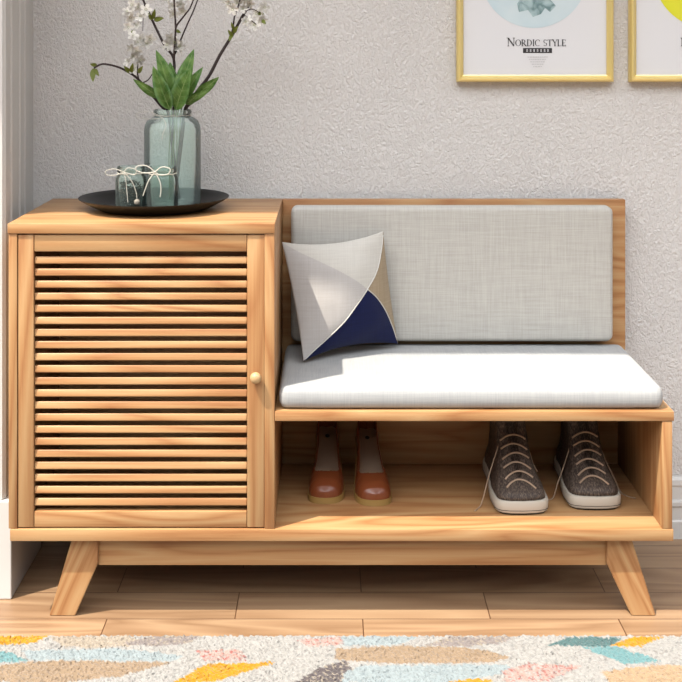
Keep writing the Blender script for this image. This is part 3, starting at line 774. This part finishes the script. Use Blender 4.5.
def sneaker(toe, heel_dir, L_, label, lace_l, lace_r):
    z0 = ZB1+.0004
    ang = math.atan2(heel_dir[0], heel_dir[1])
    xf = Matrix.Translation((toe[0], toe[1], z0))@Matrix.Rotation(-ang, 4, 'Z')
    mid = xf@Vector((0, L_/2, 0))
    t = thing('sneaker', mid, label, 'shoe', 'brown knit sneakers on the shoe shelf')
    bm = bmesh.new()
    loft(bm, [ring_pts(.01, .985, .046, 0, L_), ring_pts(.0, 1, .049, .004, L_)], xf=xf)
    link_mesh('outsole', bm, M['dark_rubber'], t, 40)
    bm = bmesh.new()
    loft(bm, [ring_pts(-.002, 1, .0495, .004, L_), ring_pts(-.008, 1.004, .0520, .007, L_), ring_pts(-.008, 1.004, .0525, .022, L_), ring_pts(-.003, 1, .0510, .0255, L_), ring_pts(.01, .99, .047, .0265, L_)], xf=xf)
    sole = link_mesh('midsole', bm, M['rubber'], t, 40)
    bm = bmesh.new()
    loft(bm, [ring_pts(-.0086, 1.0046, .0528, .0085, L_), ring_pts(-.0086, 1.0046, .0528, .0096, L_)], cap0=False, cap1=False, xf=xf)
    link_mesh('stripe', bm, M['dark_rubber'], sole)
    prof = [(.0262, .008, .985, .0475), (.034, .014, .985, .0470), (.040, .040, .983, .0455), (.0455, .085, .98, .0430), (.050, .125, .975, .0405), (.057, .175, .972, .0375), (.067, .235, .968, .0355),
            (.081, .310, .963, .0335), (.096, .375, .958, .032), (.111, .425, .955, .0315), (.130, .465, .955, .0315), (.150, .485, .958, .0325), (.158, .490, .960, .033)]
    bm = bmesh.new()
    rings = [ring_pts(a, b, w, z, L_) for z, a, b, w in prof]
    rings += [ring_pts(.498, .952, .0305, .1585, L_), ring_pts(.50, .945, .0285, .150, L_), ring_pts(.45, .94, .028, .10, L_), ring_pts(.35, .94, .028, .06, L_)]
    loft(bm, rings, xf=xf)
    # crumple
    for v in bm.verts:
        v.co += .0015*noise.noise_vector(v.co*45)
    up = link_mesh('upper', bm, [M['knit']], t, True)
    zt = [(z, a) for z, a, b, w in prof]
    # tongue
    bm = bmesh.new(); rows = []
    for i in range(13):
        q = i/12; z = .056+q*.112; s = interp(zt, z)+(.0 if z < .158 else .01); wd = .013+.006*q
        y = s*L_-.0035-.004*q
        rows.append([bm.verts.new(xf@Vector((wd*k, y+.012*k*k, z-.002*k*k))) for k in (-1, -.5, 0, .5, 1)])
    for a, b in zip(rows, rows[1:]):
        for k in range(4): bm.faces.new((a[k], a[k+1], b[k+1], b[k]))
    bmesh.ops.solidify(bm, geom=bm.faces[:], thickness=.003)
    link_mesh('tongue', bm, M['knit'], t, True)
    # laces
    bm = bmesh.new()
    def surf(x, z, off):
        s0 = interp(zt, z); s1 = interp([(q[0], q[2]) for q in prof], z); w_ = interp([(q[0], q[3]) for q in prof], z)
        u = min(abs(x)/w_, .97); t_ = 0
        for (a_, va), (b_, vb) in zip(FOOT, FOOT[1:]):
            if vb >= u: t_ = a_+(b_-a_)*(u-va)/(vb-va); break
        return (s0+(s1-s0)*t_)*L_-off
    for i, z in enumerate((.0540, .0640, .0755, .088, .101, .115)):
        hw = .0272-.0004*i
        for dz, sg in ((0, 1 if i % 2 else -1),):
            pts = []
            for k in range(13):
                f_ = k/6-1; x = hw*f_; zz = z+dz-(.010+.004*dz/.0035)*abs(f_)**2+.0008*sg*f_
                pts.append(xf@Vector((x, surf(x, zz, .0045-.003*abs(f_)**4), zz)))
            tube(bm, pts, .0019, seg=6, n=2)
    zt_ = .113; yk = interp(zt, zt_)*L_-.006
    for path in (lace_l, lace_r):
        tube(bm, [xf@Vector(p) for p in path], .0013, .0011, seg=6, n=6)
    link_mesh('laces', bm, M['lace'], t, True)
    return t
yk = .425*.265-.007
sneaker((.361, .062), (-.035, 1), .262, 'left brown knit high-top sneaker with loose laces',
        [(-.022, yk+.012, .103), (-.034, yk-.008, .085), (-.050, yk-.03, .055), (-.066, yk-.055, .02), (-.074, yk-.062, .0022), (-.088, yk-.085, .0018)],
        [(.022, yk+.012, .103), (.030, yk-.004, .088), (.036, yk-.012, .066), (.044, yk-.02, .050)])
sneaker((.502, .084), (-.005, 1), .245, 'right brown knit high-top sneaker beside the end panel',
        [(-.022, yk+.010, .103), (-.031, yk-.008, .085), (-.044, yk-.02, .055), (-.060, yk-.035, .024), (-.070, yk-.045, .0022), (-.085, yk-.058, .0018)],
        [(.022, yk+.010, .103), (.031, yk-.002, .085), (.043, yk-.006, .055), (.057, yk-.015, .025), (.068, yk-.025, .0022), (.088, yk-.050, .0018)])

def pump(toe, ang, label, mir):
    L_ = .212; z0 = ZB1+.0004
    xf = Matrix.Translation((toe[0], toe[1], z0))@Matrix.Rotation(ang, 4, 'Z')
    t = thing('pump_shoe', xf@Vector((0, L_/2, 0)), label, 'shoe', 'tan leather pumps on the shoe shelf')
    wt = [(0, 0), (.006, .30), (.02, .55), (.05, .78), (.10, .93), (.18, 1), (.28, .98), (.4, .86), (.55, .72), (.7, .66), (.82, .68), (.92, .62), (.97, .45), (1, 0)]
    W_ = .0345
    bt = [(0, .0105), (.25, .0105), (.4, .022), (.6, .048), (.8, .070), (1, .078)]   # height of the footbed edge
    def curve(x): return mir*.004*math.sin(math.pi*x)
    # upper
    bm = bmesh.new(); ns, na = 150, 120; g = []
    ht = [(0, .012), (.04, .022), (.10, .030), (.2, .038), (.3, .046), (.45, .052), (.7, .054), (1, .056)]
    # topline elevation: angle of opening edge
    for i in range(ns+1):
        s = 1-(1-i/ns)**1.0; s = .5-.5*math.cos(math.pi*s) ; w = W_*interp(wt, s); b = interp(bt, s); h = interp(ht, s); row = []
        for j in range(na+1):
            a = math.pi*j/na
            ca, sa = math.cos(a), math.sin(a)
            x = w*math.copysign(abs(ca)**.75, ca)*(1.0-.10*sa*(s > .3)); z = b+h*abs(sa)**.9
            row.append(bm.verts.new(xf@Vector((x+curve(s), s*L_, z))))
        g.append(row)
    for i in range(ns):
        for j in range(na):
            s = .5-.5*math.cos(math.pi*(i+.5)/ns); a = (j+.5)/na
            # half-open width in angle fraction around the crown
            if s > .20:
                q = min(1, (s-.20)/.12); op = .255*math.sqrt(1-(1-q)**2)+.06*min(1, max(0, (s-.35)/.3))
                if s > .9: op -= (s-.9)*.8
                if abs(a-.5) < op: continue
            bm.faces.new((g[i][j], g[i+1][j], g[i+1][j+1], g[i][j+1]))
    bmesh.ops.delete(bm, geom=[v for v in bm.verts if not v.link_faces], context='VERTS')
    bmesh.ops.remove_doubles(bm, verts=bm.verts, dist=.0001)
    bmesh.ops.recalc_face_normals(bm, faces=bm.faces)
    bmesh.ops.solidify(bm, geom=bm.faces[:], thickness=.0018)
    link_mesh('upper', bm, M['leather'], t, 50)
    # platform + sole
    bm = bmesh.new(); rows = []
    for i in range(41):
        s = .5-.5*math.cos(math.pi*i/40); w = (W_+.0015)*interp(wt, s); b = interp(bt, s); y = s*L_*1.01-.001
        lo = 0 if s < .28 else b-.009; lo = max(0, lo)
        rows.append([bm.verts.new(xf@Vector((x+curve(s), y, z))) for x, z in ((-w, lo), (-w, b+.001), (w, b+.001), (w, lo))])
    for a, b in zip(rows, rows[1:]):
        for k in range(4): bm.faces.new((a[k], a[(k+1) % 4], b[(k+1) % 4], b[k]))
    bmesh.ops.remove_doubles(bm, verts=bm.verts, dist=.00005)
    link_mesh('platform_sole', bm, M['platform'], t, 40)
    bm = bmesh.new(); rows = []
    for i in range(31):
        s = .12+.86*i/30; w = W_*interp(wt, s)*.93; b = interp(bt, s)+.002
        rows.append([bm.verts.new(xf@Vector((x*w+curve(s), s*L_, b+.003*x*x))) for x in (-1, -.5, 0, .5, 1)])
    for a, b in zip(rows, rows[1:]):
        for k in range(4): bm.faces.new((a[k], a[k+1], b[k+1], b[k]))
    bmesh.ops.solidify(bm, geom=bm.faces[:], thickness=.0008)
    ins = link_mesh('insole', bm, M['lining'], t, True)
    bm = bmesh.new(); s = .80; c = Vector((curve(s), s*L_, interp(bt, s)+.0042))
    r = bmesh.ops.create_circle(bm, cap_ends=True, radius=.0045, segments=16, matrix=xf@Matrix.Translation(c)@Matrix.Rotation(R(27), 4, 'X'))
    link_mesh('stamp', bm, M['lining_dark'], ins)
    bm = bmesh.new()
    def hr(s0, s1, w, z, n=14):
        p = []
        for i in range(n): a = 2*math.pi*i/n; p.append(Vector((w*math.cos(a), (s0+s1)/2*L_+(s1-s0)/2*L_*math.sin(a), z)))
        return p
    loft(bm, [hr(.82, .97, .011, 0), hr(.81, .98, .012, .02), hr(.78, .985, .016, .045), hr(.77, .985, .018, .058)], xf=xf)
    link_mesh('heel', bm, M['leather'], t, 50)
    return t
p1 = W(325, 502, .115); p2 = W(374, 506, .105)
pump((-.0105, .117), R(-1), 'left tan leather platform pump, nearer the slatted cabinet', 1)
pump((.0875, .106), R(3), 'right tan leather platform pump, set slightly forward', -1)

# ---------------------------------------------------------------- rug
def inside(p, poly):
    x, y = p; c = False; n = len(poly)
    for i in range(n):
        x1, y1 = poly[i]; x2, y2 = poly[(i+1) % n]
        if (y1 > y) != (y2 > y) and x < (x2-x1)*(y-y1)/(y2-y1)+x1: c = not c
    return c
RC = dict(w=(168,165,160), b=(152,162,164), t=(156,134,110), y=(190,138,30), g=(140,130,126), k=(96,88,88), te=(110,148,150), dt=(86,114,114), p=(178,150,140), lt=(166,154,138), pe=(174,148,118))
PT = [('y',[(-20,636),(50,635),(32,643),(0,645),(-20,646)]), ('te',[(-10,648),(15,653),(27,661),(-10,662)]), ('lt',[(52,636),(130,636),(150,644),(90,648),(60,646)]),
 ('g',[(125,643),(150,636),(204,634),(188,643),(150,646)]), ('p',[(195,650),(240,649),(247,661),(203,660)]), ('t',[(0,664),(60,660),(172,662),(122,675),(50,684),(-10,680)]),
 ('y',[(172,683),(205,664),(278,661),(250,670),(215,681)]), ('k',[(292,684),(320,667),(346,659),(352,668),(340,684)]), ('g',[(423,645),(451,636),(511,636),(506,642),(466,646)]),
 ('t',[(335,648),(400,645),(471,647),(513,657),(491,662),(391,663),(335,659)]), ('b',[(361,665),(506,664),(513,672),(441,684),(341,682),(345,672)]), ('b',[(22,650),(120,648),(185,655),(170,661),(60,659),(30,660)]),
 ('p',[(501,671),(531,662),(583,665),(545,681),(506,681)]), ('dt',[(546,645),(571,636),(623,638),(611,646)]), ('y',[(611,645),(631,637),(664,636),(641,646)]),
 ('te',[(581,646),(621,647),(661,660),(631,664),(601,655)]), ('pe',[(601,671),(661,664),(700,666),(700,684),(611,684)]), ('y',[(448,682),(470,678),(492,680),(480,690),(450,690)]),
 ('p',[(295,640),(340,636),(350,643),(310,646)]), ('b',[(341,636),(420,636),(400,644),(345,645)])]
ZR = .013
def topix(x, y): s = (D+y)/FPX; return (PX0+x/s, PY0+(H-ZR)/s)
rr = random.Random(11); extra = []
for k in range(420):
    cx_ = rr.uniform(-1.1, 1.1); cy_ = rr.uniform(-1.2, -.05); a = rr.uniform(.06, .12); b = rr.uniform(.012, .028); sk = rr.uniform(-.04, .04)
    extra.append((rr.choice(['w','b','t','y','g','te','p','lt','pe','w','b','k']), cx_, cy_, [(cx_-a, cy_+sk*.3), (cx_+sk, cy_+b), (cx_+a, cy_-sk*.3), (cx_-sk, cy_-b)]))
X0, X1, Y1, Y0 = -1.1, 1.1, -.073, -1.2
ys = []; y = Y1
while y > Y0: ys.append(y); y -= .003 if y > -.34 else .009
nx = int((X1-X0)/.0032)
verts = []; cols = []; lin = {k: srgb(v) for k, v in RC.items()}
base_ = Vector((0, -.62, 0))
for j, y in enumerate(ys):
    ex = [e for e in extra if abs(e[2]-y) < .03]
    for i in range(nx+1):
        x = X0+(X1-X0)*i/nx
        wob = .0045*noise.noise(Vector((x*40, y*40, 0))); xq = x+wob+rr.uniform(-.002, .002); yq = y+wob*.7+rr.uniform(-.0015, .0015)
        key = 'w'; p = topix(xq, yq)
        if y > -.23 and -30 < p[0] < 700:
            for c_, poly in PT:
                if inside(p, poly): key = c_
        else:
            for c_, ecx, ecy, poly in ex:
                if abs(ecx-xq) < .13 and inside((xq, yq), poly): key = c_
        c = lin[key]
        if key == 'p' and rr.random() < .35: c = lin['w'] if rr.random() < .6 else srgb((160,92,86))
        if key in ('k', 'g') and rr.random() < .2: c = lin['lt']
        if key == 'w' and rr.random() < .12: c = srgb((152,147,142))
        v_ = rr.uniform(.86, 1.06); cols.append((min(1, c[0]*v_), min(1, c[1]*v_), min(1, c[2]*v_), 1))
        edge = j == 0 or j == len(ys)-1 or i == 0 or i == nx
        z = .001 if edge else ZR-.003+rr.uniform(0, .0042)
        verts.append((x+rr.uniform(-.0013, .0013), y+(rr.uniform(-.0012, .0012))+(0.003*noise.noise(Vector((x*60, 0, 5))) if j < 2 else 0), z))
faces = []
for j in range(len(ys)-1):
    for i in range(nx):
        a = j*(nx+1)+i; faces.append((a, a+nx+1, a+nx+2, a+1))
nv = len(verts)
faces.append((0, nx, nv-1, nv-1-nx))
me = bpy.data.meshes.new('rug'); me.from_pydata([tuple(Vector(v)-base_) for v in verts], [], faces)
ca_ = me.color_attributes.new('tuft_dye', 'FLOAT_COLOR', 'POINT'); ca_.data.foreach_set('color', [q for c in cols for q in c])
m, nt, b = newmat('rug_wool'); at = N(nt, 'ShaderNodeVertexColor'); at.layer_name = 'tuft_dye'; nt.links.new(at.outputs[0], b.inputs['Base Color'])
b.inputs['Roughness'].default_value = .95; b.inputs['Specular IOR Level'].default_value = .1; b.inputs['Sheen Weight'].default_value = .2
me.materials.append(m); rug = bpy.data.objects.new('rug', me); COL.objects.link(rug); rug.location = base_
tag(rug, 'thick tufted rug with yellow teal tan and grey diamond flecks on floor', 'rug')

# ---------------------------------------------------------------- light
sd = bpy.data.lights.new('sun', 'SUN'); sd.energy = 4.5; sd.angle = R(.7); sd.color = (1.0, .93, .82)
so = bpy.data.objects.new('sun', sd); COL.objects.link(so)
so.rotation_euler = Vector((.42, .30, -1)).to_track_quat('-Z', 'Y').to_euler(); so.location = (-1.5, -1.5, 3.5)
w = bpy.data.worlds.new('sky'); SC.world = w; w.use_nodes = True; nt = w.node_tree; bg = nt.nodes['Background']
tc = N(nt, 'ShaderNodeTexCoord'); sx = N(nt, 'ShaderNodeSeparateXYZ'); nt.links.new(tc.outputs['Generated'], sx.inputs[0])
def cramp(sock, stops, lo=-1, hi=1):
    mr = N(nt, 'ShaderNodeMapRange'); mr.inputs['From Min'].default_value = lo; mr.inputs['From Max'].default_value = hi; nt.links.new(sock, mr.inputs[0])
    r = N(nt, 'ShaderNodeValToRGB'); e = r.color_ramp.elements; nt.links.new(mr.outputs[0], r.inputs[0])
    e[0].position, e[0].color = stops[0][0], stops[0][1]+(1,); e[1].position, e[1].color = stops[-1][0], stops[-1][1]+(1,)
    for p, c in stops[1:-1]:
        k = e.new(p); k.color = c+(1,)
    return r.outputs[0]
a = cramp(sx.outputs['X'], [(.15, (.95, .96, .98)), (.45, (.83, .85, .88)), (.85, (.46, .48, .51))])
b = cramp(sx.outputs['Z'], [(.45, (.03, .028, .026)), (.55, (.05, .048, .046)), (.71, (.08, .08, .08)), (.77, (1, 1, 1)), (.87, (1, 1, 1)), (.94, (.35, .35, .35)), (1, (.15, .15, .15))])
mm = N(nt, 'ShaderNodeMix', data_type='RGBA', blend_type='MULTIPLY'); mm.inputs[0].default_value = 1
nt.links.new(a, mm.inputs[6]); nt.links.new(b, mm.inputs[7]); nt.links.new(mm.outputs[2], bg.inputs['Color']); bg.inputs['Strength'].default_value = 4.1

SC.view_settings.view_transform = 'Standard'; SC.view_settings.look = 'None'; SC.view_settings.gamma = 1; SC.view_settings.exposure = math.log2(1/ALB)+.14
SC.view_settings.use_curve_mapping = False
for o in bpy.data.objects:
    if '_w' in o: del o['_w']
